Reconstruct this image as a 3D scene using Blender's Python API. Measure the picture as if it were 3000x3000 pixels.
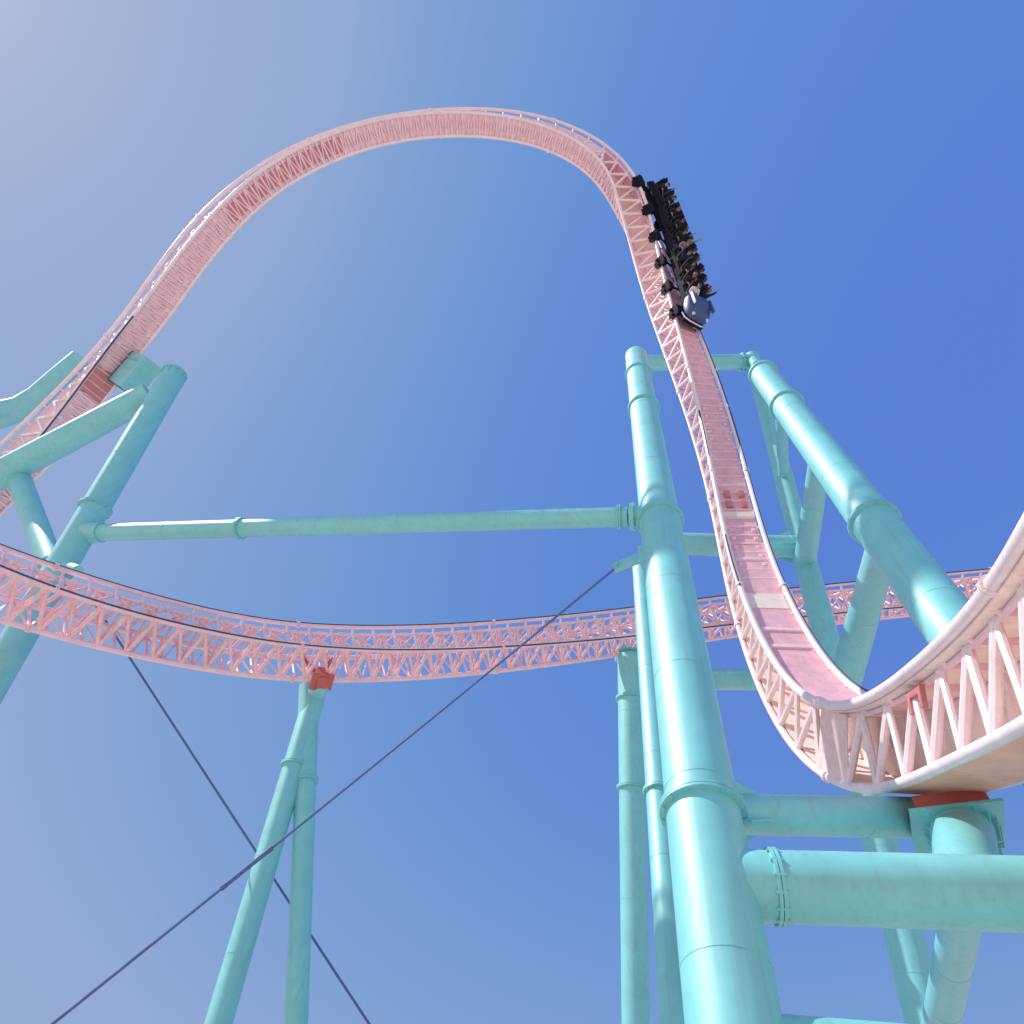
import bpy, bmesh, math, random
import numpy as np
from mathutils import Vector, Matrix

random.seed(7)
for o in list(bpy.data.objects):
    bpy.data.objects.remove(o)
SC = bpy.context.scene
COL = SC.collection

# ------------------------------------------------------------------ camera
CAM_LOC = Vector((0, 0, 1.6))
ROT = np.array([[0.9632, -0.2689, 0.0], [-0.2382, -0.853, -0.4644], [0.1249, 0.4473, -0.8856]])
# rows: world x, y, z expressed in camera axes  (world = ROT @ cam)
u_, s_, vt_ = np.linalg.svd(ROT)
ROT = u_ @ vt_
FPX, HALF = 2000.0, 1500.0
cd = bpy.data.cameras.new('camera')
cam = bpy.data.objects.new('camera', cd)
COL.objects.link(cam)
M = Matrix([[ROT[i][j] for j in range(3)] for i in range(3)]).to_4x4()
M.translation = CAM_LOC
cam.matrix_world = M
cd.sensor_width = 36.0
cd.lens = 36.0 * FPX / (2 * HALF)
cd.clip_start = 0.1
cd.clip_end = 6000
SC.camera = cam

# ------------------------------------------------------------------ sun, sky, exposure
SUN_AZ, SUN_EL = math.radians(-95), math.radians(45)      # azimuth measured from +Y towards +X
w = bpy.data.worlds.new("World")
SC.world = w
w.use_nodes = True
nt = w.node_tree
sky = nt.nodes.new('ShaderNodeTexSky')
sky.sky_type = 'NISHITA'
sky.sun_disc = False
sky.sun_elevation = SUN_EL
sky.sun_rotation = SUN_AZ
sky.altitude = 0
sky.air_density = 1.0
sky.dust_density = 0.35
sky.ozone_density = 2.5
bg = nt.nodes['Background']
bg.inputs['Strength'].default_value = 0.15
# the photograph's film tone: the sky's own brightness runs from deep blue to pale, washed blue; brightest stops, out of view, are added fill light
sp = nt.nodes.new('ShaderNodeSeparateColor')
nt.links.new(sky.outputs['Color'], sp.inputs['Color'])
mr_ = nt.nodes.new('ShaderNodeMath')
mr_.operation = 'MULTIPLY'
mr_.inputs[1].default_value = 0.1
nt.links.new(sp.outputs['Red'], mr_.inputs[0])
rp = nt.nodes.new('ShaderNodeValToRGB')
rp.color_ramp.interpolation = 'B_SPLINE'
el = rp.color_ramp.elements
el[0].position, el[0].color = 0.045, (0.082, 0.190, 0.66, 1)
el[1].position, el[1].color = 1.0, (2.2, 2.1, 2.0, 1)
for ps, cl in ((0.066, (0.102, 0.216, 0.665)), (0.097, (0.150, 0.318, 0.665)), (0.150, (0.290, 0.405, 0.650)), (0.45, (0.42, 0.48, 0.69)), (0.62, (0.56, 0.60, 0.76)), (0.8, (1.3, 1.3, 1.3))):
    e_ = el.new(ps)
    e_.color = (*cl, 1)
nt.links.new(mr_.outputs[0], rp.inputs['Fac'])
vm = nt.nodes.new('ShaderNodeVectorMath')
vm.operation = 'SCALE'
vm.inputs['Scale'].default_value = 5.42
nt.links.new(rp.outputs['Color'], vm.inputs[0])
nt.links.new(vm.outputs['Vector'], bg.inputs['Color'])
ld = bpy.data.lights.new('sun', 'SUN')
ld.energy = 3.4
ld.angle = math.radians(0.5)
ld.color = (1.0, 0.96, 0.91)
sun = bpy.data.objects.new('sun', ld)
COL.objects.link(sun)
sdir = Vector((math.sin(SUN_AZ) * math.cos(SUN_EL), math.cos(SUN_AZ) * math.cos(SUN_EL), math.sin(SUN_EL)))
sun.rotation_euler = sdir.to_track_quat('Z', 'Y').to_euler()
sun.location = (0, 0, 80)
SC.view_settings.view_transform = 'Standard'
SC.view_settings.look = 'None'
SC.view_settings.exposure = 0.3
SC.view_settings.gamma = 1.0


def at(px, py, depth):
    """point seen at photo position (px, py) of the 3000 px picture, at a given depth in metres"""
    c = np.array([(px - HALF) / FPX, (HALF - py) / FPX, -1.0]) * depth
    return Vector(ROT @ c) + CAM_LOC


# ------------------------------------------------------------------ materials
def mat(name, col, rough=0.45, spec=0.5, metal=0.0, var=0.06, scale=1.3, streak=0.0, coat=0.0, bump=0.0):
    m = bpy.data.materials.new(name)
    m.use_nodes = True
    n = m.node_tree
    b = n.nodes['Principled BSDF']
    b.inputs['Roughness'].default_value = rough
    b.inputs['Specular IOR Level'].default_value = spec
    b.inputs['Metallic'].default_value = metal
    b.inputs['Coat Weight'].default_value = coat
    b.inputs['Coat Roughness'].default_value = 0.5
    tc = n.nodes.new('ShaderNodeTexCoord')
    no = n.nodes.new('ShaderNodeTexNoise')
    no.inputs['Scale'].default_value = scale
    no.inputs['Detail'].default_value = 8
    no.inputs['Roughness'].default_value = 0.65
    n.links.new(tc.outputs['Object'], no.inputs['Vector'])
    mp = n.nodes.new('ShaderNodeMapRange')
    mp.inputs['From Min'].default_value = 0.3
    mp.inputs['From Max'].default_value = 0.7
    mp.inputs['To Min'].default_value = 1 - var
    mp.inputs['To Max'].default_value = 1 + var
    n.links.new(no.outputs['Fac'], mp.inputs['Value'])
    mx = n.nodes.new('ShaderNodeMix')
    mx.data_type = 'RGBA'
    mx.blend_type = 'MULTIPLY'
    mx.inputs['Factor'].default_value = 1.0
    mx.inputs['A'].default_value = (*col, 1)
    n.links.new(mp.outputs['Result'], mx.inputs['B'])
    out = mx.outputs['Result']
    if streak > 0:                                         # grime that has run down the paint
        ma = n.nodes.new('ShaderNodeMapping')
        ma.inputs['Scale'].default_value = (5, 5, 0.22)
        n.links.new(tc.outputs['Object'], ma.inputs['Vector'])
        n2 = n.nodes.new('ShaderNodeTexNoise')
        n2.inputs['Scale'].default_value = 1.6
        n2.inputs['Detail'].default_value = 6
        n.links.new(ma.outputs['Vector'], n2.inputs['Vector'])
        m2 = n.nodes.new('ShaderNodeMapRange')
        m2.inputs['From Min'].default_value = 0.52
        m2.inputs['From Max'].default_value = 0.75
        m2.inputs['To Min'].default_value = 0.0
        m2.inputs['To Max'].default_value = streak
        n.links.new(n2.outputs['Fac'], m2.inputs['Value'])
        x2 = n.nodes.new('ShaderNodeMix')
        x2.data_type = 'RGBA'
        n.links.new(m2.outputs['Result'], x2.inputs['Factor'])
        n.links.new(out, x2.inputs['A'])
        x2.inputs['B'].default_value = (col[0] * 0.5 + 0.10, col[1] * 0.5 + 0.05, col[2] * 0.45 + 0.03, 1)
        out = x2.outputs['Result']
    n.links.new(out, b.inputs['Base Color'])
    mr = n.nodes.new('ShaderNodeMapRange')
    mr.inputs['To Min'].default_value = max(0.05, rough - 0.08)
    mr.inputs['To Max'].default_value = rough + 0.08
    n.links.new(no.outputs['Fac'], mr.inputs['Value'])
    n.links.new(mr.outputs['Result'], b.inputs['Roughness'])
    if bump > 0:
        bp = n.nodes.new('ShaderNodeBump')
        bp.inputs['Strength'].default_value = bump
        bp.inputs['Distance'].default_value = 0.01
        n3 = n.nodes.new('ShaderNodeTexNoise')
        n3.inputs['Scale'].default_value = 18
        n.links.new(tc.outputs['Object'], n3.inputs['Vector'])
        n.links.new(n3.outputs['Fac'], bp.inputs['Height'])
        n.links.new(bp.outputs['Normal'], b.inputs['Normal'])
    return m


TEAL = mat('teal paint', (0.185, 0.63, 0.665), rough=0.56, spec=1.0, var=0.085, streak=0.40, coat=1.0, bump=0.05)
PINK = mat('pink paint', (0.94, 0.64, 0.71), rough=0.45, spec=1.0, var=0.10, scale=2.2, streak=0.22, coat=0.4)
SALMON = mat('shaded track salmon', (0.96, 0.68, 0.63), rough=0.5, spec=0.6, var=0.14, scale=2.6, streak=0.30)  # track pink warmed for shaded web and side panel, shade put into the colour
PALE = mat('sunlit track pink', (0.93, 0.76, 0.79), rough=0.42, spec=1.0, var=0.10, scale=2.2, streak=0.22, coat=0.5)  # track pink lightened on rails, chords and lattice, sunlight put into the colour
DECK = mat('rose deck paint', (0.86, 0.47, 0.55), rough=0.5, spec=0.6, var=0.16, scale=2.4, streak=0.3)
CORAL = mat('coral paint', (0.94, 0.60, 0.64), rough=0.5, spec=0.7, var=0.14, scale=2.6, streak=0.28)
PEACH = mat('lifted interior peach', (0.97, 0.80, 0.74), rough=0.5, spec=0.5, var=0.12, scale=2.6, streak=0.25)  # track pink lightened inside the dip, fill light put into the colour
APRICOT = mat('underside bounce apricot', (0.96, 0.48, 0.36), rough=0.5, spec=0.5, var=0.14, scale=2.0, streak=0.25)  # track pink warmed on the underside, ground bounce put into the colour
FADED = mat('faded red paint', (0.60, 0.22, 0.23), rough=0.55, var=0.2, scale=2.5)
RED = mat('red primer', (0.55, 0.13, 0.11), rough=0.55, spec=0.5, var=0.12, scale=2)
CREAM = mat('cream plate', (0.92, 0.74, 0.70), rough=0.5, var=0.10)
STEELD = mat('wheel polished dark steel', (0.06, 0.06, 0.14), rough=0.4, spec=0.5, var=0.15)
CABLE = mat('cable steel', (0.10, 0.15, 0.36), rough=0.55, spec=0.4)
BLACK = mat('black rubber and iron', (0.014, 0.012, 0.024), rough=0.8, spec=0.15, var=0.2)
SEAT = mat('seat vinyl', (0.016, 0.013, 0.026), rough=0.75, spec=0.2, var=0.2)
BLUE = mat('blue car lacquer', (0.05, 0.08, 0.22), rough=0.4, spec=0.5, var=0.08, coat=0.2)
CHROME = mat('chrome', (0.75, 0.75, 0.78), rough=0.2, metal=1.0, var=0.03)
LAMP = mat('lamp glass', (0.75, 0.76, 0.78), rough=0.15, spec=0.6, var=0.02)
SKIN = mat('skin', (0.45, 0.27, 0.20), rough=0.55, var=0.06)
SKIN2 = mat('darker skin', (0.22, 0.12, 0.08), rough=0.55, var=0.06)
HAIR = mat('dark hair', (0.02, 0.015, 0.013), rough=0.5)
HAIR2 = mat('fair hair', (0.20, 0.13, 0.06), rough=0.5)
NAVY = mat('navy cloth', (0.025, 0.03, 0.07), rough=0.85, spec=0.2, var=0.15, scale=8)
CHAR = mat('charcoal cloth', (0.03, 0.028, 0.035), rough=0.85, spec=0.2, var=0.15, scale=8)
WHITEC = mat('white cloth', (0.75, 0.75, 0.76), rough=0.85, spec=0.2, var=0.05, scale=8)
GREYC = mat('grey cloth', (0.25, 0.25, 0.29), rough=0.85, spec=0.2, var=0.08, scale=8)
DENIM = mat('denim', (0.03, 0.04, 0.09), rough=0.85, spec=0.2, var=0.15, scale=8)
CONC = mat('warm bounce paving', (0.68, 0.55, 0.43), rough=0.85, spec=0.3, var=0.15, scale=0.4)  # unseen ground, toned bright and warm to bounce light onto undersides


# ------------------------------------------------------------------ mesh helpers
def V(p):
    return Vector((float(p[0]), float(p[1]), float(p[2])))


def obj(name, bm, m, parent=None, smooth=True):
    me = bpy.data.meshes.new(name)
    bmesh.ops.recalc_face_normals(bm, faces=bm.faces)
    bm.to_mesh(me)
    bm.free()
    for mm in (m if isinstance(m, (list, tuple)) else [m]):
        me.materials.append(mm)
    o = bpy.data.objects.new(name, me)
    COL.objects.link(o)
    if parent is not None:
        o.parent = parent
        # parts are modelled in world coordinates: bring them into the thing's own frame
        chain = Matrix.Identity(4)
        p = parent
        while p is not None:
            chain = p.matrix_basis @ chain
            p = p.parent
        o.data.transform(chain.inverted())
    if smooth:
        try:
            me.shade_smooth()
            me.set_sharp_from_angle(angle=math.radians(40))
        except Exception:
            pass
    return o


def tag(o, label=None, cat=None, group=None, kind=None):
    if label:
        o['label'] = label
    if cat:
        o['category'] = cat
    if group:
        o['group'] = group
    if kind:
        o['kind'] = kind
    return o


def thing(name, loc, label, cat, group=None):
    o = bpy.data.objects.new(name, None)
    o.empty_display_size = 0.3
    COL.objects.link(o)
    o.location = loc
    return tag(o, label, cat, group)


def ring(bm, c, t, up, r, n):
    a = up - t * up.dot(t)
    if a.length < 1e-6:
        a = t.orthogonal()
    a.normalize()
    b = t.cross(a)
    return [bm.verts.new(c + (a * math.cos(2 * math.pi * k / n) + b * math.sin(2 * math.pi * k / n)) * r) for k in range(n)]


def sweep(bm, pts, r, n=10, cap=True, radii=None):
    pts = [V(p) for p in pts]
    up = None
    prev = None
    for i, p in enumerate(pts):
        t = (pts[min(i + 1, len(pts) - 1)] - pts[max(i - 1, 0)]).normalized()
        if up is None:
            up = t.orthogonal().normalized()
        up = (up - t * up.dot(t)).normalized()
        rg = ring(bm, p, t, up, radii[i] if radii else r, n)
        if prev:
            for k in range(n):
                bm.faces.new((prev[k], prev[(k + 1) % n], rg[(k + 1) % n], rg[k]))
        elif cap:
            bm.faces.new(rg[::-1])
        prev = rg
    if cap:
        bm.faces.new(prev)


def tube(bm, a, b, r0, r1=None, n=24, seg=1):
    a, b = V(a), V(b)
    r1 = r0 if r1 is None else r1
    pts = [a.lerp(b, i / seg) for i in range(seg + 1)]
    sweep(bm, pts, r0, n, True, [r0 + (r1 - r0) * i / seg for i in range(seg + 1)])


def obox(bm, c, ax, ay, az, hx, hy, hz, bev=0.0):
    """oriented box with half sizes along three unit axes; optionally chamfered"""
    c, ax, ay, az = V(c), V(ax), V(ay), V(az)
    vs = []
    for sx in (-1, 1):
        for sy in (-1, 1):
            for sz in (-1, 1):
                vs.append(bm.verts.new(c + ax * (hx * sx) + ay * (hy * sy) + az * (hz * sz)))
    fs = []
    for f in ((0, 1, 3, 2), (4, 6, 7, 5), (0, 4, 5, 1), (2, 3, 7, 6), (0, 2, 6, 4), (1, 5, 7, 3)):
        fs.append(bm.faces.new([vs[i] for i in f]))
    if bev > 0:
        es = list({e for f in fs for e in f.edges})
        bmesh.ops.bevel(bm, geom=es, offset=bev, segments=2, affect='EDGES', profile=0.7)


def strip(bm, A, B, up, th):
    """plate between two point rows with thickness"""
    n = len(A)
    rows = []
    for i in range(n):
        a, b, u = V(A[i]), V(B[i]), V(up[i]) * th
        rows.append([bm.verts.new(a), bm.verts.new(b), bm.verts.new(b - u), bm.verts.new(a - u)])
    for i in range(n - 1):
        for k in range(4):
            bm.faces.new((rows[i][k], rows[i][(k + 1) % 4], rows[i + 1][(k + 1) % 4], rows[i + 1][k]))
    bm.faces.new(rows[0])
    bm.faces.new(rows[-1][::-1])


def flange_bm(c, t, r, th=0.11, grow=0.085, bolts=14):
    bm = bmesh.new()
    c, t = V(c), V(t).normalized()
    g = r * grow + 0.055
    for s in (-1, 1):                                       # the two plates with a joint between them
        tube(bm, c + t * (s * 0.006), c + t * (s * th * 0.5), r + g, n=32)
    a = t.orthogonal().normalized()
    b = t.cross(a)
    for k in range(bolts):
        d = a * math.cos(2 * math.pi * k / bolts) + b * math.sin(2 * math.pi * k / bolts)
        q = c + d * (r + g * 0.55)
        tube(bm, q - t * (th * 0.5 + 0.035), q + t * (th * 0.5 + 0.035), 0.022, n=6)
    return bm


def pipe(name, parent, a, b, r0, r1=None, flanges=(), m=TEAL, n=40, grow=0.085, bolts=14):
    a, b = V(a), V(b)
    bm = bmesh.new()
    r1 = r0 if r1 is None else r1
    tube(bm, a, b, r0, r1, n=n, seg=8)
    dr = (b - a).normalized()
    Lp = (b - a).length
    nw = int(Lp / 3.1)
    for k in range(1, nw):                                  # weld seams between the rolled lengths
        t = (k + 0.17 * math.sin(k * 7.3)) / nw
        c = a + dr * (Lp * t)
        tube(bm, c - dr * 0.018, c + dr * 0.018, (r0 + (r1 - r0) * t) * 1.0 + 0.006, n=n)
    o = obj(name, bm, m, parent)
    for t in flanges:
        obj('flange', flange_bm(a.lerp(b, t), b - a, r0 + (r1 - r0) * t, grow=grow, bolts=bolts), m, o)
    return o


# ------------------------------------------------------------------ ground
bm = bmesh.new()
N = 24
S = 3000
for i in range(N + 1):
    for j in range(N + 1):
        bm.verts.new((-S + 2 * S * i / N, -S + 2 * S * j / N, 0))
bm.verts.ensure_lookup_table()
for i in range(N):
    for j in range(N):
        bm.faces.new([bm.verts[i * (N + 1) + j], bm.verts[(i + 1) * (N + 1) + j], bm.verts[(i + 1) * (N + 1) + j + 1], bm.verts[i * (N + 1) + j + 1]])
g = obj('ground', bm, CONC, smooth=False)
tag(g, kind='structure')

# ------------------------------------------------------------------ track geometry
ARCH = [[-26.328, 21.87, 27.148, -1.482], [-25.417, 19.646, 31.085, -1.69], [-24.12, 16.909, 34.335, -1.894], [-22.664, 13.653, 36.993, -2.023], [-21.657, 9.959, 39.605, -2.022], [-20.356, 6.597, 42.941, -1.967], [-18.072, 3.722, 46.78, -1.875], [-14.748, 1.373, 50.528, -1.748], [-10.536, -0.339, 53.553, -1.56], [-5.945, -1.28, 55.379, -1.329], [-1.524, -1.036, 55.864, -1.146], [1.942, 0.404, 54.964, -0.985], [4.071, 2.652, 52.279, -0.75], [5.581, 4.968, 48.005, -0.45], [7.094, 6.997, 42.741, -0.104], [8.392, 8.981, 37.037, 0.194], [9.173, 10.697, 31.219, 0.333], [9.303, 11.558, 25.573, 0.32], [9.2, 11.283, 20.471, 0.278], [9.063, 10.481, 16.398, 0.281], [8.954, 8.788, 13.735, 0.324], [8.328, 5.681, 11.719, 0.509], [6.574, 2.144, 9.107, 0.803], [3.472, -1.769, 6.264, 1.096]]
TURN = [[-16.655, 12.803, 16.199, -0.83], [-14.746, 14.635, 17.484, -1.013], [-12.618, 16.188, 18.872, -1.162], [-10.187, 17.452, 20.248, -1.222], [-7.404, 18.328, 21.591, -1.313], [-4.304, 18.726, 23.119, -1.478], [-0.894, 18.773, 24.802, -1.615], [2.783, 18.541, 26.577, -1.747], [6.67, 18.063, 28.36, -1.898], [10.708, 17.243, 30.058, -2.041], [14.965, 16.177, 31.413, -2.126], [19.39, 14.798, 32.384, -2.18], [23.929, 13.102, 32.969, -2.238], [28.552, 11.109, 33.162, -2.296]]


class Path:
    """a coaster track centre line with its banking; a = half gauge, b = half width of the lower chords, h = depth"""

    def __init__(self, ctrl, ref, sgn, a, b, h, ext0=0, ext1=0, n=900):
        ctrl = np.array(ctrl)
        self.ref, self.sgn, self.a, self.b, self.h = np.array(ref, float), sgn, a, b, h
        m = len(ctrl)
        tt = np.linspace(0, m - 3 - 1e-9, n)
        P = np.zeros((n, 4))
        for k, t in enumerate(tt):
            i = int(t)
            u = t - i
            wts = [(1 - u) ** 3 / 6, (3 * u ** 3 - 6 * u * u + 4) / 6, (-3 * u ** 3 + 3 * u * u + 3 * u + 1) / 6, u ** 3 / 6]
            for q in range(4):
                P[k] += wts[q] * ctrl[i + q]

        def extend(P, L):                                   # carry on with the end's own direction and half its curvature
            d = P[1] - P[0]
            d2 = (P[40] - P[39]) - d
            st = np.linalg.norm(d[:3])
            out = []
            p, dd = P[0].copy(), -d
            for _ in range(int(L / st)):
                dd = dd + d2 / 39 * 0.5
                p = p + dd
                out.append(p.copy())
            return np.array(out[::-1]).reshape(-1, 4)
        if ext0:
            E0 = extend(P, ext0)
            self.n0 = len(E0)
        else:
            E0 = np.zeros((0, 4))
        E1 = extend(P[::-1], ext1)[::-1] if ext1 else np.zeros((0, 4))
        P = np.concatenate([E0, P, E1])
        self.P = P
        c = P[:, :3]
        s = np.r_[0, np.cumsum(np.linalg.norm(np.diff(c, axis=0), axis=1))]
        self.s = s - s[len(E0)]                              # zero at the first point inside the picture
        T = np.gradient(c, axis=0)
        T /= np.linalg.norm(T, axis=1)[:, None]
        S = np.cross(T, self.ref)
        S /= np.linalg.norm(S, axis=1)[:, None]
        U = np.cross(S, T) * sgn
        r = P[:, 3][:, None]
        self.T = T
        self.S = S * np.cos(r) + U * np.sin(r)
        self.U = -S * np.sin(r) + U * np.cos(r)
        self.c = c

    def at(self, s, x=0.0, u=0.0):
        f = lambda A: np.array([np.interp(s, self.s, A[:, k]) for k in range(3)])
        return f(self.c) + f(self.S) * x + f(self.U) * u

    def axes(self, s):
        f = lambda A: Vector([float(np.interp(s, self.s, A[:, k])) for k in range(3)]).normalized()
        return f(self.S), f(self.T), f(self.U)

    def line(self, s0, s1, x, u, step=0.3):
        k = max(2, int((s1 - s0) / step) + 1)
        return [self.at(q, x, u) for q in np.linspace(s0, s1, k)]


def splices(bm, path, s0, s1, x, u, r):
    """bolted joints between the lengths of track"""
    for q in np.arange(s0 + 5.2, s1 - 1, 8.4):
        d = path.axes(q)[1]
        c = V(path.at(q, x, u))
        tube(bm, c - d * 0.055, c - d * 0.008, r + 0.045, n=16)
        tube(bm, c + d * 0.008, c + d * 0.055, r + 0.045, n=16)
        e1 = d.orthogonal().normalized()
        e2 = d.cross(e1)
        for k in range(6):
            w_ = c + (e1 * math.cos(k * 1.047) + e2 * math.sin(k * 1.047)) * (r + 0.024)
            tube(bm, w_ - d * 0.08, w_ + d * 0.08, 0.012, n=6)


def build_track(name, path, label, s0, s1, panel, strut, tie_step, rail_r=0.105, chord_r=0.10, bot_step=0.55, bot_r=0.05, lat=None, strips=None, main=None):
    main = main or PINK
    a, b, h = path.a, path.b, path.h
    root = thing(name, path.at((s0 + s1) / 2, 0, -h), label, 'coaster track')
    for x in (-a, a):
        bm = bmesh.new()
        sweep(bm, path.line(s0, s1, x, 0), rail_r, 14)
        splices(bm, path, s0, s1, x, 0, rail_r)
        rl = obj('rail', bm, main, root)
        sgn = 1 if x > 0 else -1                            # the wheel-polished strip on the crown of the rail
        for (q0, q1) in (strips[0 if x < 0 else 1] if strips else [(s0, s1)]):
            bm = bmesh.new()
            sweep(bm, path.line(q0, q1, x + sgn * rail_r * 0.35, rail_r * 0.86), rail_r * 0.42, 8)
            obj('running_strip', bm, STEELD, rl)
    for x in (-b, b):
        bm = bmesh.new()
        sweep(bm, path.line(s0, s1, x, -h), chord_r, 14)
        splices(bm, path, s0, s1, x, -h, chord_r)
        obj('lower_chord', bm, main, root)
    for x in (-1, 1):
        bm = bmesh.new()
        sweep(bm, path.line(s0, s1, x * a * 0.66, -0.2), 0.055, 8)
        obj('stringer', bm, PINK, root)
    # ties under the rails, with the bent bracket that reaches up to each rail
    for q in np.arange(s0 + 0.1, s1 - 0.1, tie_step):
        bm = bmesh.new()
        S_, T_, U_ = path.axes(q)
        obox(bm, path.at(q, 0, -0.2), S_, T_, U_, a * 0.7, 0.06, 0.06)
        for x in (-1, 1):
            tube(bm, path.at(q, x * a * 0.66, -0.2), path.at(q, x * (a - 0.02), -0.03), 0.06, 0.05, n=8)
        obj('cross_tie', bm, PINK, root)
    # zig-zag side lattices
    for x in (-1, 1):
        bm = bmesh.new()
        k = 0
        q = s0 + 0.1
        while q + panel < s1:
            top = path.at(q + panel / 2, x * a * 0.66, -0.2)
            lo0 = path.at(q, x * b, -h)
            lo1 = path.at(q + panel, x * b, -h)
            tube(bm, lo0, top, strut, n=8)
            tube(bm, top, lo1, strut * (1.0 if k % 2 else 0.8), n=8)
            q += panel
            k += 1
        q = s0 + 0.1
        while q + panel < s1:
            S_, T_, U_ = path.axes(q + panel / 2)
            obox(bm, path.at(q + panel / 2, x * (a * 0.66 + 0.03), -0.27), S_, T_, U_, 0.02, 0.15, 0.14, 0.01)
            q += panel
        obj('side_lattice', bm, lat or PINK, root)
    bm = bmesh.new()
    k = 0
    for q in np.arange(s0 + 0.1, s1 - bot_step, bot_step):
        tube(bm, path.at(q, -b, -h), path.at(q, b, -h), bot_r, n=8)
        x = b if k % 2 else -b
        tube(bm, path.at(q, x, -h), path.at(q + bot_step, -x, -h), bot_r * 0.7, n=6)
        k += 1
    obj('bottom_lattice', bm, PINK, root)
    return root


def plate(name, path, root, s0, s1, x0, x1, u, th, m, label=None):
    k = max(2, int((s1 - s0) / 0.25) + 1)
    q = np.linspace(s0, s1, k)
    bm = bmesh.new()
    strip(bm, [path.at(v, x0, u) for v in q], [path.at(v, x1, u) for v in q], [path.axes(v)[2] for v in q], th)
    o = obj(name, bm, m, root)
    if label:
        o['label'] = label
    return o


arch = Path(ARCH, (0, 1, 0.001), -1, 0.75, 0.671, 1.68, 14, 5)
A_END = float(arch.s[-1]) - 0.1
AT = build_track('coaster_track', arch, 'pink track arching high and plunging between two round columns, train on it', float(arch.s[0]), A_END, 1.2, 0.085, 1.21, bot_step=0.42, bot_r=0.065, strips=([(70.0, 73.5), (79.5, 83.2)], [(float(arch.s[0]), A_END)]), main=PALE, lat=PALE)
plate('deck_plate', arch, AT, 45.0, 80.0, -0.62, 0.62, -0.13, 0.03, DECK)
plate('deck_plate', arch, AT, 80.02, A_END - 1, -0.72, 0.72, -0.08, 0.03, DECK)
plate('deck_lining', arch, AT, 80.02, A_END - 1, -0.72, 0.72, -0.115, 0.03, PEACH)
bm = bmesh.new()                                            # ribs and bolt heads over the deck
for q in np.arange(62.5, 82.5, 0.62):
    S_, T_, U_ = arch.axes(q)
    obox(bm, arch.at(q, 0, -0.10), S_, T_, U_, 0.60, 0.035, 0.03, 0.008)
    if int(q * 10) % 3 == 0:
        for dx in (-0.42, 0.42):
            obox(bm, arch.at(q + 0.25, dx, -0.10), S_, T_, U_, 0.07, 0.09, 0.04, 0.01)
obj('deck_ribs', bm, PINK, AT)
plate('bottom_plate', arch, AT, float(arch.s[0]), 46.0, -0.60, 0.60, -1.60, 0.03, PINK)
plate('bottom_plate', arch, AT, 80.5, A_END - 1, -0.63, 0.63, -1.725, 0.04, APRICOT)
plate('floor_plate', arch, AT, 76.5, A_END - 1, -0.58, 0.58, -1.58, 0.03, PEACH)
for (w0, w1, wm) in ((float(arch.s[0]), 76.0, SALMON), (76.0, A_END - 1, PEACH)):    # closed web on the far side
    q = np.linspace(w0, w1, max(2, int((w1 - w0) / 0.25)))
    bm = bmesh.new()
    strip(bm, [arch.at(v, 0.52, -0.22) for v in q], [arch.at(v, 0.69, -1.60) for v in q], [arch.axes(v)[0] for v in q], 0.025)
    obj('web_plate', bm, wm, AT)
q = np.arange(float(arch.s[0]), 45.0, 0.25)
bm = bmesh.new()
strip(bm, [arch.at(v, -0.46, -0.22) for v in q], [arch.at(v, -0.60, -1.60) for v in q], [arch.axes(v)[0] for v in q], 0.025)
obj('web_plate', bm, PINK, AT)
bm = bmesh.new()                                            # dark conduit clipped along the lower chord of the left limb
sweep(bm, arch.line(float(arch.s[0]), 9.0, -0.70, -1.80), 0.045, 8)
for v in np.arange(float(arch.s[0]) + 0.5, 9.0, 1.5):
    tube(bm, arch.at(v, -0.70, -1.80), arch.at(v, -0.67, -1.68), 0.03, n=6)
obj('conduit', bm, STEELD, AT)
plate('bottom_panel', arch, AT, 4.2, 5.8, -0.60, 0.60, -1.66, 0.08, FADED, 'faded red panel')
plate('bottom_panel', arch, AT, 16.5, 25.5, -0.40, 0.40, -1.64, 0.04, FADED, 'long faded red panel')

turn = Path(TURN, (0, 0, 1), 1, 0.75, 0.719, 1.533, 12, 36)
TT = build_track('coaster_track', turn, 'pink open truss track crossing low behind the column, banked on its side with dark rails', float(turn.s[0]), float(turn.s[-1]) - 0.1, 0.86, 0.072, 0.86, rail_r=0.085, bot_step=0.5, bot_r=0.055, lat=CORAL)


bm = bmesh.new()
kk = 0
for q in np.arange(float(turn.s[0]) + 0.1, float(turn.s[-1]) - 1.3, 0.86):
    for sx in (-0.5, 0.5):
        tube(bm, turn.at(q, -sx, -0.2), turn.at(q + 0.86, sx, -0.2), 0.042, n=6)
    tube(bm, turn.at(q + 0.43, 0.5, -0.2), turn.at(q + 0.43, -0.6, -1.45), 0.05, n=6)
    tube(bm, turn.at(q + 0.43, -0.5, -0.2), turn.at(q, 0.6, -1.45), 0.05, n=6)
obj('deck_lattice', bm, CORAL, TT)


def s_of(path, px, py, x=0.0, u=0.0, lo=0, hi=200):
    """arc length at which a line of the track passes nearest a photo position"""
    best = None
    for q in np.arange(max(lo, path.s[0]), min(hi, path.s[-1]), 0.1):
        p = ROT.T @ (path.at(q, x, u) - np.array(CAM_LOC))
        X, Y = HALF + FPX * p[0] / -p[2], HALF - FPX * p[1] / -p[2]
        d = (X - px) ** 2 + (Y - py) ** 2
        if p[2] < 0 and (best is None or d < best[0]):
            best = (d, q)
    return best[1]


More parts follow.
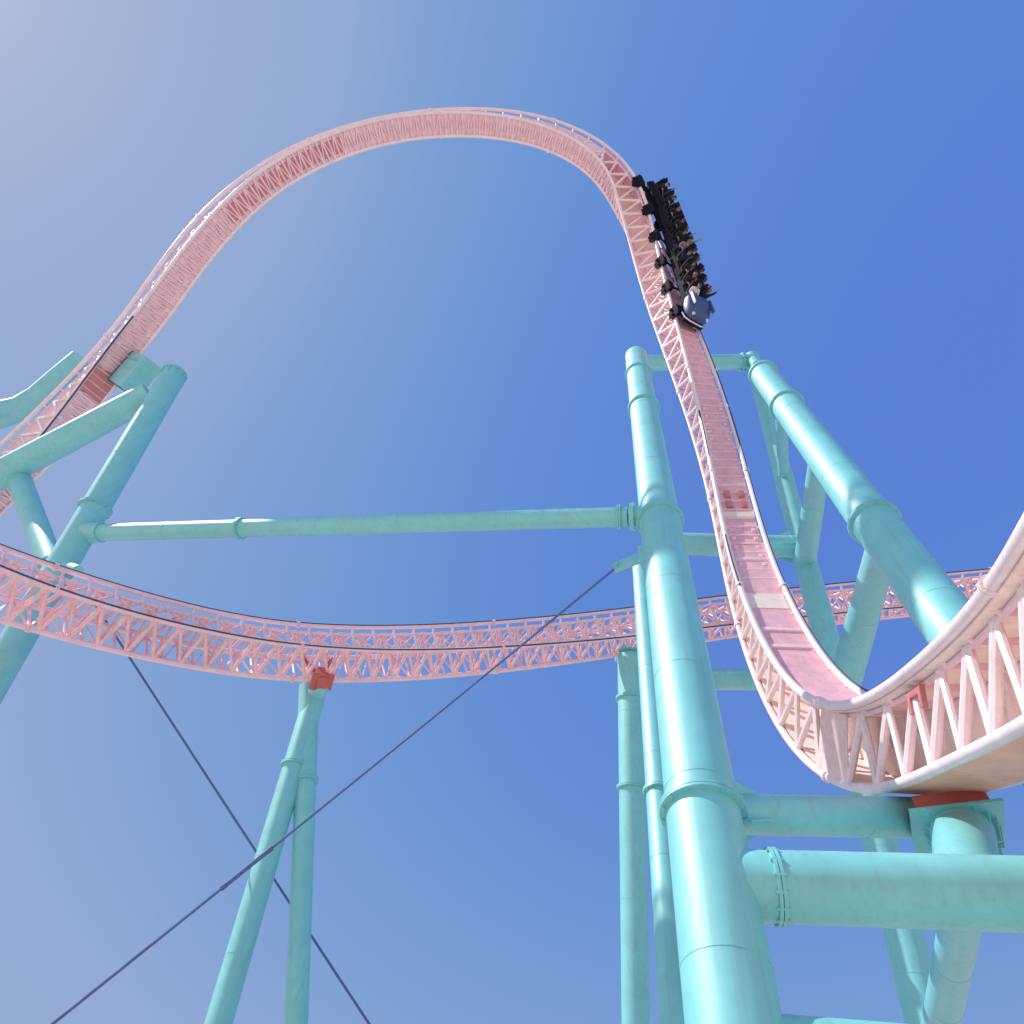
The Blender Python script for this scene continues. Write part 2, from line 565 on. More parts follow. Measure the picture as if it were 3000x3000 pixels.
# solid side panel and dark clamp on the near side of the bend
q0, q1 = s_of(arch, 2404, 2262, -0.671, -1.68, 60), s_of(arch, 2492, 2302, -0.671, -1.68, 60)
qq = np.linspace(q0, q1, 8)
bm = bmesh.new()
strip(bm, [arch.at(v, -0.56, -0.18) for v in qq], [arch.at(v, -0.69, -1.62) for v in qq], [arch.axes(v)[0] for v in qq], 0.03)
obj('side_panel', bm, SALMON, AT)
q = s_of(arch, 2655, 2000, -0.75, -0.1, 60)
bm = bmesh.new()
S_, T_, U_ = arch.axes(q)
obox(bm, arch.at(q, -0.60, -0.30), S_, T_, U_, 0.05, 0.30, 0.07, 0.015)
for dy in (-0.24, 0.24):
    obox(bm, arch.at(q + dy, -0.60, -0.48), S_, T_, U_, 0.05, 0.06, 0.16, 0.015)
obj('clamp_bracket', bm, FADED, AT)
# pieces bolted on the deck of the plunging track
q = s_of(arch, 2240, 1760, lo=60)
plate('cover_plate', arch, AT, q - 0.55, q + 0.45, -0.62, 0.62, -0.06, 0.05, CREAM, 'pale cover plate')
q = s_of(arch, 2162, 1505, lo=60)
plate('cover_plate', arch, AT, q - 0.2, q + 0.15, -0.62, 0.62, -0.06, 0.05, CREAM, 'narrow pale cover plate')
for dx in (-0.3, 0.3):
    for dy in (-1.5, -0.75):
        bm = bmesh.new()
        S_, T_, U_ = arch.axes(q + dy)
        obox(bm, arch.at(q + dy, dx, -0.12), S_, T_, U_, 0.13, 0.22, 0.12, 0.02)
        obj('red_block', bm, FADED, AT)
for py, px, hh in ((1840, 2285, 0.12), (1890, 2310, 0.12), (1640, 2185, 0.1), (1420, 2130, 0.1)):
    q = s_of(arch, px, py, lo=60)
    bm = bmesh.new()
    S_, T_, U_ = arch.axes(q)
    obox(bm, arch.at(q, 0, -0.14), S_, T_, U_, 0.6, 0.09, hh, 0.02)
    obj('cross_beam', bm, PINK, AT)
# red saddle under the plunging track, above the pedestal
BN = at(2796, 2353, 12.15)                                  # near edge of the head plate
SA = Vector((BN.x, BN.y, 0)).normalized()                   # away from the viewer's side, level
SA = Matrix.Rotation(math.radians(15), 3, 'Z') @ SA
SR = Vector((SA.y, -SA.x, 0))
UPZ = Vector((0, 0, 1))
bm = bmesh.new()
obox(bm, BN + SA * 0.55 + UPZ * 0.17, SR, SA, UPZ, 0.60, 0.46, 0.165, 0.03)
obj('mounting_saddle', bm, RED, AT)
for dx in (-0.68, 0.70):
    bm = bmesh.new()
    obox(bm, BN + SA * 0.4 + SR * dx + UPZ * 0.06, SR, SA, UPZ, 0.07, 0.12, 0.05, 0.015)
    obj('anchor_nut', bm, STEELD, AT)
# red saddle under the low track over the two-legged support
q = s_of(turn, 940, 1990, 0.72, -1.53)
S_, T_, U_ = turn.axes(q)
bm = bmesh.new()
obox(bm, turn.at(q, 0.72, -1.45), T_, S_, U_, 0.22, 0.35, 0.28, 0.03)
obox(bm, turn.at(q, 0.95, -1.45), T_, S_, U_, 0.42, 0.06, 0.36, 0.02)
for dq in (-0.55, 0.55):
    tube(bm, turn.at(q, 0.7, -1.45), turn.at(q + dq, -0.6, -1.45), 0.07, n=8)
obj('mounting_saddle', bm, RED, TT)
LEGTOP = V(turn.at(q, 1.0, -1.5))

# ------------------------------------------------------------------ the tall tower by the camera
LX, LY, RX, RY = 4.36, 8.70, 9.90, 6.75
tower = thing('support_tower', (7.5, 9.5, 0), 'huge teal tubular tower of round columns and crossbeams holding the plunging track', 'support tower')
pipe('column', tower, (LX, LY, 0), (LX, LY, 40.3), 0.60, 0.60, [z / 40.3 for z in (9.75, 20.15, 30.9, 36.4)])
pipe('column', tower, (RX, RY, 0), (RX, RY, 35.2), 0.60, 0.60, [z / 35.2 for z in (9.0, 19.75, 30.4)])
cap = bmesh.new()
tube(cap, (RX, RY, 35.2), (RX, RY, 35.32), 0.70, n=32)
obj('column_cap', cap, TEAL, tower)
rt, rb = at(2203, 1045, 46), at(2690, 2900, 20)
rdir = (rb - rt)
rgr = rb + rdir * (rb.z / (rt.z - rb.z))
pipe('rear_column', tower, rgr, rt, 0.62, 0.46, [0.42])
lt_, lb_ = at(1863, 1045, 46), at(2136, 2900, 20)           # its twin, hidden behind the tall left column
pipe('rear_column', tower, lb_ + (lb_ - lt_) * (lb_.z / (lt_.z - lb_.z)), lt_, 0.46, 0.36, [0.42])


def on_rear(py):
    """point on the rear column at a photo row"""
    t = (py - 1045) / (2900 - 1045)
    inv = (1 - t) / 46 + t / 20
    return at(2203 + (2690 - 2203) * t, py, 1 / inv)


def on_rear_left(py):
    t = (py - 1045) / (2900 - 1045)
    inv = (1 - t) / 46 + t / 20
    return at(1863 + (2136 - 1863) * t, py, 1 / inv)


pipe('brace', tower, (RX, RY, 25.2), on_rear(1640), 0.36, 0.50)
pipe('brace', tower, (RX, RY, 18.9), on_rear(2040), 0.40, 0.58)
pipe('brace', tower, at(2832, 2612, 9.75), on_rear(3085), 0.27, 0.43)
pipe('brace', tower, (RX, RY, 31.5), on_rear(1400), 0.26, 0.28)
# crossbeams
pipe('crossbeam', tower, on_rear_left(1064), on_rear(1060), 0.52, 0.52, [0.9])
pipe('crossbeam', tower, on_rear_left(1592), on_rear(1604), 0.55, 0.57)
pipe('crossbeam', tower, on_rear_left(1990), on_rear(1994), 0.42, 0.42)
post_t = BN + SA * 0.66 + SR * 0.06 - UPZ * 0.06
post_b = at(2846, 2612, 9.75)
pipe('crossbeam', tower, (LX, LY, 9.72), at(2800, 2398, 13.7), 0.315, 0.39)
pipe('crossbeam', tower, (LX, LY, 8.47), (RX, RY, 8.62), 0.48, 0.48, [0.15], grow=-0.03)
pipe('crossbeam', tower, (LX, LY, 6.45), (RX, RY, 6.45), 0.28, 0.28)
pipe('crossbeam', tower, V((RX, RY, 35.0)), rt + rdir * 0.01, 0.30, 0.28)
def gussets(a, b, r_col, r, k=4):
    """triangular fins that stiffen a beam where it meets the round column"""
    a, b = V(a), V(b)
    d = (b - a).normalized()
    e1 = d.cross(Vector((0, 0, 1))).normalized()
    e2 = e1.cross(d)
    bm = bmesh.new()
    for i in range(k):
        an = math.pi / 4 + 2 * math.pi * i / k
        q = e1 * math.cos(an) + e2 * math.sin(an)
        n_ = d.cross(q)
        vs = [a + d * (r_col * 0.9) + q * (r * 0.9), a + d * (r_col * 0.9) + q * (r + 0.24), a + d * (r_col + 0.10) + q * (r + 0.20), a + d * (r_col + 0.62) + q * (r + 0.01), a + d * (r_col + 0.62) + q * (r * 0.9)]
        f0 = [bm.verts.new(v - n_ * 0.014) for v in vs]
        f1 = [bm.verts.new(v + n_ * 0.014) for v in vs]
        bm.faces.new(f0)
        bm.faces.new(f1[::-1])
        for j in range(len(vs)):
            bm.faces.new((f0[j], f0[(j + 1) % len(vs)], f1[(j + 1) % len(vs)], f1[j]))
    for j in range(2):                                      # weld bead round the joint
        tube(bm, a + d * (r_col - 0.02), a + d * (r_col + 0.05), r + 0.018, n=32)
        break
    obj('gusset_fins', bm, TEAL, tower)


for (p, q, r) in ((on_rear(1060), on_rear_left(1064), 0.52), (on_rear(1604), on_rear_left(1592), 0.57), (on_rear(1994), on_rear_left(1990), 0.42), ((LX, LY, 9.72), at(2800, 2398, 13.7), 0.315)):
    gussets(p, q, 0.58, r)
# pedestal under the saddle: flared post with a stiffened head plate
ped = pipe('pedestal', tower, post_b, post_t, 0.45, 0.49)
bm = bmesh.new()
obox(bm, BN + SA * 0.64 - UPZ * 0.03, SR, SA, UPZ, 0.76, 0.64, 0.03, 0.01)
obj('head_plate', bm, TEAL, ped)
bm = bmesh.new()
tube(bm, post_t + (post_b - post_t).normalized() * 0.55, post_t, 0.49, 0.53, n=40)
obj('flared_cap', bm, TEAL, ped)
bm = bmesh.new()
hp = BN + SA * 0.66 + SR * 0.06 - UPZ * 0.06
for k in range(16):
    an = 2 * math.pi * k / 16
    d = SR * math.cos(an) + SA * math.sin(an)
    tng = UPZ.cross(d).normalized()
    vs = [hp + d * 0.44, hp + d * 0.63, hp - UPZ * 0.42 + d * 0.50, hp - UPZ * 0.42 + d * 0.42]
    f0 = [bm.verts.new(v - tng * 0.015) for v in vs]
    f1 = [bm.verts.new(v + tng * 0.015) for v in vs]
    bm.faces.new(f0)
    bm.faces.new(f1[::-1])
    for i in range(4):
        bm.faces.new((f0[i], f0[(i + 1) % 4], f1[(i + 1) % 4], f1[i]))
obj('stiffener_ribs', bm, TEAL, ped)
# lugs on the left column: one for the tie beam, one for the cable
bm = bmesh.new()
tube(bm, (LX + 0.62, LY + 0.16, 10.2), (LX + 0.62, LY + 0.16, 19.4), 0.035, n=8)
obj('conduit', bm, TEAL, tower)
bm = bmesh.new()
TBR = V((LX, LY, 20.55))
TBL = at(237, 1562, 26.9)
tdir = (TBL - TBR).normalized()
tube(bm, TBR, TBR + tdir * 0.80, 0.34, n=24)
tube(bm, TBR + tdir * 0.74, TBR + tdir * 0.88, 0.44, n=28)
obj('beam_socket', bm, TEAL, tower)
bm = bmesh.new()
C1 = at(1806, 1662, 18.9)
lug0 = V((LX - 0.45, LY, 18.0))
ld_ = (C1 - lug0).normalized()
sd_ = ld_.cross(Vector((0, 0, 1))).normalized()
vz = sd_.cross(ld_)
obox(bm, lug0.lerp(C1, 0.45), ld_, sd_, vz, (C1 - lug0).length * 0.6, 0.05, 0.22, 0.02)
obox(bm, lug0.lerp(C1, 0.15), ld_, sd_, vz, 0.14, 0.14, 0.42, 0.02)
tube(bm, C1 - sd_ * 0.12, C1 + sd_ * 0.12, 0.09, n=14)
obj('cable_lug', bm, TEAL, tower)

# ------------------------------------------------------------------ tie beam from the tower to the left portal
tb = thing('tie_beam', TBR.lerp(TBL, 0.5), 'long level teal tube joining the tall column to the portal frame at left', 'beam')
pipe('tube', tb, TBR + tdir * 0.95, TBL, 0.315, 0.34, [0.655, 0.012])

# ------------------------------------------------------------------ portal frame at the left edge
portal = thing('portal_frame', (-13, 24, 0), 'teal V-shaped portal of thick tubes under the left limb of the arch', 'support frame')
T1a, T1b = at(190, 1640, 26), at(512, 1095, 34)
T1d = T1a - T1b
T1g = T1a + T1d * (T1a.z / (T1b.z - T1a.z))
pipe('inclined_leg', portal, T1g, T1b, 0.47, 0.57, [(T1g - at(240, 1490, 27.8)).length / (T1g - T1b).length])
pipe('strut', portal, at(150, 1655, 26.2), at(53, 1395, 32.0), 0.44, 0.50)
pipe('beam', portal, at(440, 1157, 33.0), at(-150, 1470, 31), 0.62, 0.66)
bm = bmesh.new()
sweep(bm, [at(-220, 1262, 37), at(0, 1214, 38), at(60, 1197, 38.5), at(110, 1163, 39), at(165, 1112, 39.6), at(235, 1052, 40.6)], 0.7, 32, True, [0.80, 0.76, 0.70, 0.64, 0.60, 0.58])
obj('curved_beam', bm, TEAL, portal)
pipe('strut', portal, at(-40, 1180, 38), at(-170, 1400, 32), 0.5, 0.55)
bm = bmesh.new()
e_ = (T1b - T1g).normalized()
tube(bm, T1b - e_ * 0.10, T1b, 0.60, n=36)
for k in range(10):
    o1 = e_.orthogonal().normalized()
    o2 = e_.cross(o1)
    d = o1 * math.cos(k * 0.628) + o2 * math.sin(k * 0.628)
    obox(bm, T1b - e_ * 0.30 + d * 0.58, d, e_, d.cross(e_), 0.035, 0.20, 0.012)
obj('end_plate', bm, TEAL, portal)
bm = bmesh.new()                                            # block that carries the track on the portal's shoulder
q = s_of(arch, 392, 1062, 0.67, -1.68, 0, 30)
S_, T_, U_ = arch.axes(q - 0.4)
obox(bm, arch.at(q - 0.5, 0.70, -3.15), S_, T_, U_, 0.50, 0.95, 1.25, 0.04)
for k in (-0.6, 0.0, 0.6):
    for sx in (-1, 1):
        obox(bm, arch.at(q - 0.5 + k, 0.70 + sx * 0.53, -2.9), S_, T_, U_, 0.05, 0.02, 0.9)
for k in (-0.97, 0.97):
    for sx in (-0.25, 0.25):
        obox(bm, arch.at(q - 0.5 + k, 0.70 + sx, -2.9), S_, T_, U_, 0.02, 0.05, 0.9)
obj('saddle_block', bm, TEAL, portal)
bm = bmesh.new()
obox(bm, arch.at(q - 0.5, 0.70, -1.84), S_, T_, U_, 0.52, 1.0, 0.06, 0.02)
obj('bearing_plate', bm, STEELD, portal)
bm = bmesh.new()                                            # socket where the tie beam lands
tube(bm, TBL - tdir * 1.05, TBL, 0.40, 0.46, n=28)
obj('beam_socket', bm, TEAL, portal)
pipe('strut', portal, at(170, 1650, 26.1), at(228, 1672, 24.8), 0.26, 0.20)
for p in (T1g,):
    bm = bmesh.new()
    tube(bm, (p.x, p.y, 0.0), (p.x, p.y, 0.25), 1.1, n=24)
    obj('footing', bm, CONC, portal)

# ------------------------------------------------------------------ two-legged support of the low track
fr = thing('angled_support', (LEGTOP.x + 2, LEGTOP.y + 7, 0), 'pair of slanting teal legs meeting under the low track', 'support')


def leg_to_ground(top, px, py, d):
    b = at(px, py, d)
    k = top.z / (top.z - b.z)
    return top + (b - top) * k


lt = LEGTOP
for (tx, ty, dtop, bx, by, d, r0, r1, fl) in ((905, 2040, 27.4, 868, 3000, 19.5, 0.40, 0.31, 930), (925, 2030, 27.6, 640, 3000, 19.0, 0.42, 0.42, 0)):
    tp = at(tx, ty, dtop)
    gnd = leg_to_ground(tp, bx, by, d)
    tp = tp + (tp - gnd).normalized() * 0.45
    fpos = at(881, 2270, 24.5) if fl else at(838, 2235, 25)
    fr_ = min(0.9, max(0.02, (fpos - tp).length / (gnd - tp).length))
    pipe('leg', fr, tp, gnd, r0, r1 * 0.8, [fr_])
bm = bmesh.new()
tube(bm, at(918, 2045, 27.5), at(945, 2000, 26.9), 0.36, 0.32, n=28)
obj('leg_head', bm, TEAL, fr)

# ------------------------------------------------------------------ two slim posts beside the tall column
P1 = at(1846, 1925, 32.6)
pz = thing('support_post', (P1.x, P1.y, 0), 'slim teal post under the low track, just left of the tall column', 'post')
P1b = at(1862, 2940, 24)
P1g = P1 + (P1b - P1) * (P1.z / (P1.z - P1b.z))
pipe('tube', pz, P1g, P1, 0.36, 0.60, [0.93, 0.80])
bm = bmesh.new()
obox(bm, P1 + Vector((0, 0, 0.1)), (1, 0, 0), (0, 1, 0), (0, 0, 1), 0.6, 0.5, 0.1, 0.02)
obj('head_plate', bm, TEAL, pz)
P2 = at(1912, 2110, 21.0)
z2 = 27.0
pz2 = thing('support_post', (P2.x, P2.y, 0), 'narrow bright teal pole wedged between the slim post and the tall column', 'post')
pipe('tube', pz2, (P2.x, P2.y, 0), (P2.x, P2.y, z2), 0.34, 0.34, [0.56])

# ------------------------------------------------------------------ cables
c1a, c1b = C1, at(130, 3000, 13.5)
k = c1a.z / (c1a.z - c1b.z)
c1g = c1a + (c1b - c1a) * k
w1 = thing('guy_cable', c1g, 'dark cable from the tall column down to the lower left corner, with a turnbuckle', 'cable')
bm = bmesh.new()
pts = []
for i in range(41):
    t = i / 40
    p = c1a.lerp(c1g, t)
    p.z -= 0.25 * 4 * t * (1 - t)
    pts.append(p)
sweep(bm, pts, 0.032, 8)
obj('wire', bm, CABLE, w1)
bm = bmesh.new()
tbk = at(748, 2502, 1 / ((1 / 18.9) + ((1806 - 748) / (1806 - 130)) * (1 / 13.5 - 1 / 18.9)))
dd = (c1g - c1a).normalized()
tk = min(range(41), key=lambda i: (pts[i] - tbk).length)
tc_ = pts[tk]
tube(bm, tc_ - dd * 0.55, tc_ + dd * 0.55, 0.05, n=10)
tube(bm, tc_ - dd * 0.62, tc_ - dd * 0.5, 0.058, n=10)
tube(bm, tc_ + dd * 0.5, tc_ + dd * 0.62, 0.058, n=10)
obj('turnbuckle', bm, CABLE, w1)
c2a, c2b = at(262, 1745, 26.0), at(1095, 3000, 22.0)
c2g = c2a + (c2b - c2a) * (c2a.z / (c2a.z - c2b.z))
bm = bmesh.new()
pts = []
for i in range(41):
    t = i / 40
    p = c2a.lerp(c2g, t)
    p.z -= 0.15 * 4 * t * (1 - t)
    pts.append(p)
sweep(bm, pts, 0.042, 8)
w2 = obj('guy_cable', bm, CABLE)
tag(w2, 'dark steel cable slanting down to the right, crossing behind the two slanting legs', 'cable')


# ------------------------------------------------------------------ train
def rot_frame(path, s, lift=0.0):
    S_, T_, U_ = path.axes(s)
    X = T_.cross(U_).normalized()
    Mx = Matrix((X, T_, U_)).transposed().to_4x4()
    Mx.translation = V(path.at(s, 0, lift))
    return Mx


S_FRONT = s_of(arch, 1972, 925, -0.75, 0, 40, 70)
S_REAR = s_of(arch, 1864, 540, -0.75, 0, 40, 70)
PITCH = (S_FRONT - S_REAR) / 5.0
train = thing('coaster_train', V(arch.at(S_FRONT, 0, 0)), 'dark coaster train with a blue nose diving down the pink track, full of riders', 'coaster train')


def lobj(name, bm, m, parent, M4=None, smooth=True):
    """object modelled in its own local frame"""
    me = bpy.data.meshes.new(name)
    bmesh.ops.recalc_face_normals(bm, faces=bm.faces)
    bm.to_mesh(me)
    bm.free()
    for mm in (m if isinstance(m, (list, tuple)) else [m]):
        me.materials.append(mm)
    if smooth:
        me.shade_smooth()
        me.set_sharp_from_angle(angle=math.radians(40))
    o = bpy.data.objects.new(name, me)
    COL.objects.link(o)
    o.parent = parent
    if M4 is not None:
        o.matrix_basis = M4
    return o


X3, Y3, Z3 = (1, 0, 0), (0, 1, 0), (0, 0, 1)
ROWS = (-0.52, 0.62)             # fore-and-aft places of the two seat rows in a car
SEATX = 0.38


def chassis_bm(L):
    bm = bmesh.new()
    obox(bm, (0, 0, 0.52), X3, Y3, Z3, 0.22, L / 2 - 0.08, 0.13, 0.04)
    obox(bm, (0, 0, 0.80), X3, Y3, Z3, 0.62, L / 2 - 0.10, 0.16, 0.05)
    for x in (-1, 1):
        obox(bm, (x * 0.66, -0.05, 0.98), X3, Y3, Z3, 0.05, L / 2 - 0.30, 0.10, 0.03)
    obox(bm, (0, L / 2, 0.50), X3, Y3, Z3, 0.07, 0.14, 0.06, 0.02)
    return bm


def seat_bm():
    bm = bmesh.new()
    obox(bm, (0, 0.06, 0.05), X3, Y3, Z3, 0.27, 0.26, 0.06, 0.03)
    b = Vector((0, -0.22, 1)).normalized()
    nrm = Vector((0, 1, 0.22)).normalized()
    obox(bm, Vector((0, -0.28, 0.45)), X3, nrm, b, 0.25, 0.06, 0.40, 0.04)
    obox(bm, Vector((0, -0.36, 0.92)), X3, nrm, b, 0.17, 0.06, 0.13, 0.04)
    for x in (-1, 1):
        obox(bm, (x * 0.25, 0.02, 0.18), X3, Y3, Z3, 0.035, 0.22, 0.10, 0.02)
    return bm


def lapbar_bm():
    bm = bmesh.new()
    sweep(bm, [(0, 0.46, -0.1), (0, 0.44, 0.15), (0, 0.34, 0.30), (0, 0.24, 0.33)], 0.035, 8)
    tube(bm, (-0.22, 0.24, 0.33), (0.22, 0.24, 0.33), 0.05, n=10)
    tube(bm, (-0.16, 0.38, 0.38), (0.16, 0.38, 0.38), 0.025, n=8)
    return bm


def carrier_bm():
    bm = bmesh.new()
    obox(bm, (0.16, 0, 0.10), X3, Y3, Z3, 0.04, 0.46, 0.30, 0.03)
    obox(bm, (0.02, 0, 0.40), X3, Y3, Z3, 0.20, 0.34, 0.05, 0.03)
    obox(bm, (0.16, 0, -0.24), X3, Y3, Z3, 0.05, 0.22, 0.08, 0.03)
    return bm


def wheel_bm(c, ax, r, wd):
    bm = bmesh.new()
    c, ax = V(c), V(ax)
    tube(bm, c - ax * wd / 2, c + ax * wd / 2, r, n=20)
    tube(bm, c - ax * wd * 0.62, c + ax * wd * 0.62, r * 0.45, n=14)
    return bm


def axle_bm():
    bm = bmesh.new()
    tube(bm, (-0.80, 0, 0.34), (0.80, 0, 0.34), 0.06, n=10)
    for x in (-0.3, 0.3):
        tube(bm, (x * 0.5, 0, 0.34), (x * 0.5, 0, 0.62), 0.06, n=8)
    return bm


def nose_bm():
    """rounded bonnet: sections from the dash to the tip"""
    bm = bmesh.new()
    secs = [(0.00, 0.80, 0.50, 1.32), (0.25, 0.82, 0.34, 1.30), (0.55, 0.82, 0.28, 1.22), (0.85, 0.79, 0.28, 1.10), (1.10, 0.72, 0.32, 0.98), (1.28, 0.58, 0.40, 0.86), (1.36, 0.40, 0.48, 0.74)]
    prev = None
    n = 24
    for (y, hw, z0, z1) in secs:
        zc, hz = (z0 + z1) / 2, (z1 - z0) / 2
        rg = []
        for k in range(n):
            a = 2 * math.pi * k / n
            cx, cz = math.cos(a), math.sin(a)
            e = 0.55
            rg.append(bm.verts.new((math.copysign(abs(cx) ** e, cx) * hw, y, zc + math.copysign(abs(cz) ** e, cz) * hz)))
        if prev:
            for k in range(n):
                bm.faces.new((prev[k], prev[(k + 1) % n], rg[(k + 1) % n], rg[k]))
        else:
            bm.faces.new(rg[::-1])
        prev = rg
    bm.faces.new(prev)
    for x in (-1, 1):                                       # tail-fin style wings along the bonnet
        obox(bm, (x * 0.66, 0.45, 1.26), X3, Y3, Z3, 0.07, 0.55, 0.10, 0.05)
    return bm


def add_bogie(car, y):
    for sx in (-1, 1):
        Mx = Matrix.Translation((sx * 0.75, y, 0)) @ Matrix.Diagonal((sx, 1, 1, 1))
        base = Matrix.Translation((sx * 0.75, y, 0))
        bm = carrier_bm()
        bm.transform(Matrix.Diagonal((sx, 1, 1, 1)))
        lobj('wheel_carrier', bm, BLACK, car, base)
        for yy in (-0.27, 0.27):
            lobj('wheel', wheel_bm((0, yy, 0.26), X3, 0.155, 0.12), BLACK, car, base)
        lobj('wheel', wheel_bm((sx * 0.215, -0.22, 0.0), Z3, 0.11, 0.10), BLACK, car, base)
        lobj('wheel', wheel_bm((sx * 0.215, 0.22, 0.0), Z3, 0.11, 0.10), BLACK, car, base)
        lobj('wheel', wheel_bm((0, 0.0, -0.235), X3, 0.13, 0.10), BLACK, car, base)
    lobj('axle', axle_bm(), BLACK, car, Matrix.Translation((0, y, 0)))


# ---- riders: one continuous body per pose, grown round a skeleton
def rider_mesh(pose, shirt, trousers, skin):
    P, E, Rr = [], [], []

    def v(p, r, parent=None):
        P.append(p)
        Rr.append(r if isinstance(r, tuple) else (r, r))
        if parent is not None:
            E.append((parent, len(P) - 1))
        return len(P) - 1
    pel = v((0, 0, 0.10), (0.17, 0.13))
    wst = v((0, -0.03, 0.28), (0.145, 0.11), pel)
    chs = v((0, -0.05, 0.46), (0.175, 0.12), wst)
    nb = v((0, -0.04, 0.60), (0.08, 0.07), chs)
    nk = v((0, -0.02, 0.665), 0.056, nb)
    ch = v((0, 0.005, 0.74), (0.078, 0.088), nk)
    hd = v((0, 0.0, 0.82), (0.088, 0.102), ch)
    v((0, -0.01, 0.885), (0.062, 0.072), hd)
    v((0, 0.112, 0.785), 0.016, ch)                          # nose
    for sx in (-1, 1):
        v((sx * 0.098, -0.005, 0.80), 0.014, hd)             # ears
        hp = v((sx * 0.10, 0.04, 0.085), 0.095, pel)
        kn = v((sx * 0.14, 0.44, 0.10), 0.065, hp)
        cf = v((sx * 0.14, 0.49, -0.08), 0.058, kn)
        an = v((sx * 0.14, 0.51, -0.30), 0.038, cf)
        he = v((sx * 0.14, 0.53, -0.36), 0.042, an)
        v((sx * 0.15, 0.70, -0.37), 0.035, he)
        sh = v((sx * 0.19, -0.05, 0.535), 0.078, chs)
        if pose == 0:      # arms thrown straight up
            el, wr, pm, up = (sx * 0.27, 0.04, 0.78), (sx * 0.29, 0.10, 1.02), (sx * 0.295, 0.12, 1.10), Vector((sx * 0.05, 0.25, 1))
        elif pose == 1:    # hands on the lap bar
            el, wr, pm, up = (sx * 0.27, 0.06, 0.32), (sx * 0.15, 0.26, 0.36), (sx * 0.13, 0.31, 0.375), Vector((-sx * 0.2, 0.7, -0.6))
        else:              # arms out to the sides and up
            el, wr, pm, up = (sx * 0.40, 0.05, 0.68), (sx * 0.47, 0.10, 0.91), (sx * 0.49, 0.115, 0.98), Vector((sx * 0.3, 0.2, 1))
        e = v(el, 0.058, sh)
        w_ = v(wr, 0.042, e)
        p = v(pm, (0.042, 0.022), w_)
        up.normalize()
        side = Vector((1, 0, 0))
        for fi, (off, ln) in enumerate(((-0.027, 0.062), (-0.009, 0.072), (0.009, 0.068), (0.027, 0.052))):
            b0 = Vector(pm) + up * 0.045 + side * off
            k1 = v(tuple(b0), 0.0095, p)
            k2 = v(tuple(b0 + up * ln * 0.55 + Vector((0, 0.012, 0))), 0.0088, k1)
            v(tuple(b0 + up * ln + Vector((0, 0.03, -0.004))), 0.0078, k2)
        t0 = Vector(pm) - side * sx * 0.04
        k1 = v(tuple(t0 + up * 0.012), 0.011, p)
        v(tuple(t0 - side * sx * 0.018 + up * 0.045), 0.009, k1)
    me = bpy.data.meshes.new('person')
    me.from_pydata(P, E, [])
    o = bpy.data.objects.new('person', me)
    COL.objects.link(o)
    o.modifiers.new('skin', 'SKIN')
    for i, sv in enumerate(me.skin_vertices[0].data):
        sv.radius = Rr[i]
        sv.use_root = (i == 0)
    sub = o.modifiers.new('sub', 'SUBSURF')
    sub.levels = sub.render_levels = 1
    dg = bpy.context.evaluated_depsgraph_get()
    dg.update()
    out = bpy.data.meshes.new_from_object(o.evaluated_get(dg))
    bpy.data.objects.remove(o)
    out.name = 'person'
    out.materials.clear()
    for m in (skin, shirt, trousers, BLACK):
        out.materials.append(m)
    for f in out.polygons:
        c = f.center
        arm = abs(c.x) > 0.20 and c.z > 0.26
        if c.z > 0.635 and abs(c.x) < 0.16:
            k = 0
        elif c.z < -0.31:
            k = 3
        elif c.z < 0.20 and not (abs(c.x) > 0.22 and c.z > 0.16) or (c.y > 0.16 and c.z < 0.2):
            k = 2
        elif arm and ((pose != 1 and c.z > 0.98) or (pose == 1 and c.y > 0.22)):
            k = 0
        elif pose == 1 and c.y > 0.24:
            k = 0
        else:
            k = 1
        f.material_index = k
        f.use_smooth = True
    return out


def hair_bm(long=False):
    bm = bmesh.new()
    bmesh.ops.create_uvsphere(bm, u_segments=14, v_segments=10, radius=1.0)
    for q in bm.verts:
        x, y, z = q.co
        q.co = Vector((x * 0.102, y * 0.116 - 0.012, 0.835 + z * 0.092))
        if long and z < 0.1 and y < 0.2:
            q.co.z -= 0.16 * (0.1 - z)
    kill = [f for f in bm.faces if f.calc_center_median().y > 0.045 and f.calc_center_median().z < 0.868]
    bmesh.ops.delete(bm, geom=kill, context='FACES')
    return bm


COMBOS = [(0, NAVY, DENIM, SKIN), (1, CHAR, DENIM, SKIN), (2, CHAR, CHAR, SKIN2), (0, GREYC, DENIM, SKIN), (1, WHITEC, DENIM, SKIN), (2, NAVY, CHAR, SKIN), (0, CHAR, DENIM, SKIN2), (1, NAVY, CHAR, SKIN2), (1, GREYC, DENIM, SKIN)]
NAMES = ['navy', 'charcoal', 'charcoal', 'grey', 'white', 'navy', 'charcoal', 'navy', 'grey']
PMESH = [rider_mesh(*c) for c in COMBOS]
hb_ = hair_bm()
HM = []
for lg, hm in ((False, HAIR), (True, HAIR), (True, HAIR2)):
    bmx = hair_bm(lg)
    me = bpy.data.meshes.new('hair')
    bmx.to_mesh(me)
    bmx.free()
    me.materials.append(hm)
    me.shade_smooth()
    HM.append(me)
hb_.free()
ORD = ['first', 'second', 'third', 'fourth', 'fifth', 'sixth', 'seventh', 'eighth', 'ninth', 'last']
PICK = [4, 0, 1, 7, 1, 7, 5, 1, 8, 7, 1, 3, 7, 1, 1, 8, 1, 7, 1, 6]
POSES = {0: 'arms thrown up', 1: 'hands on lap bar', 2: 'arms spread wide'}
RS = 1.16
HIP_Z = 0.80
tinv = train.matrix_basis.inverted()
idx = 0
protos = {}
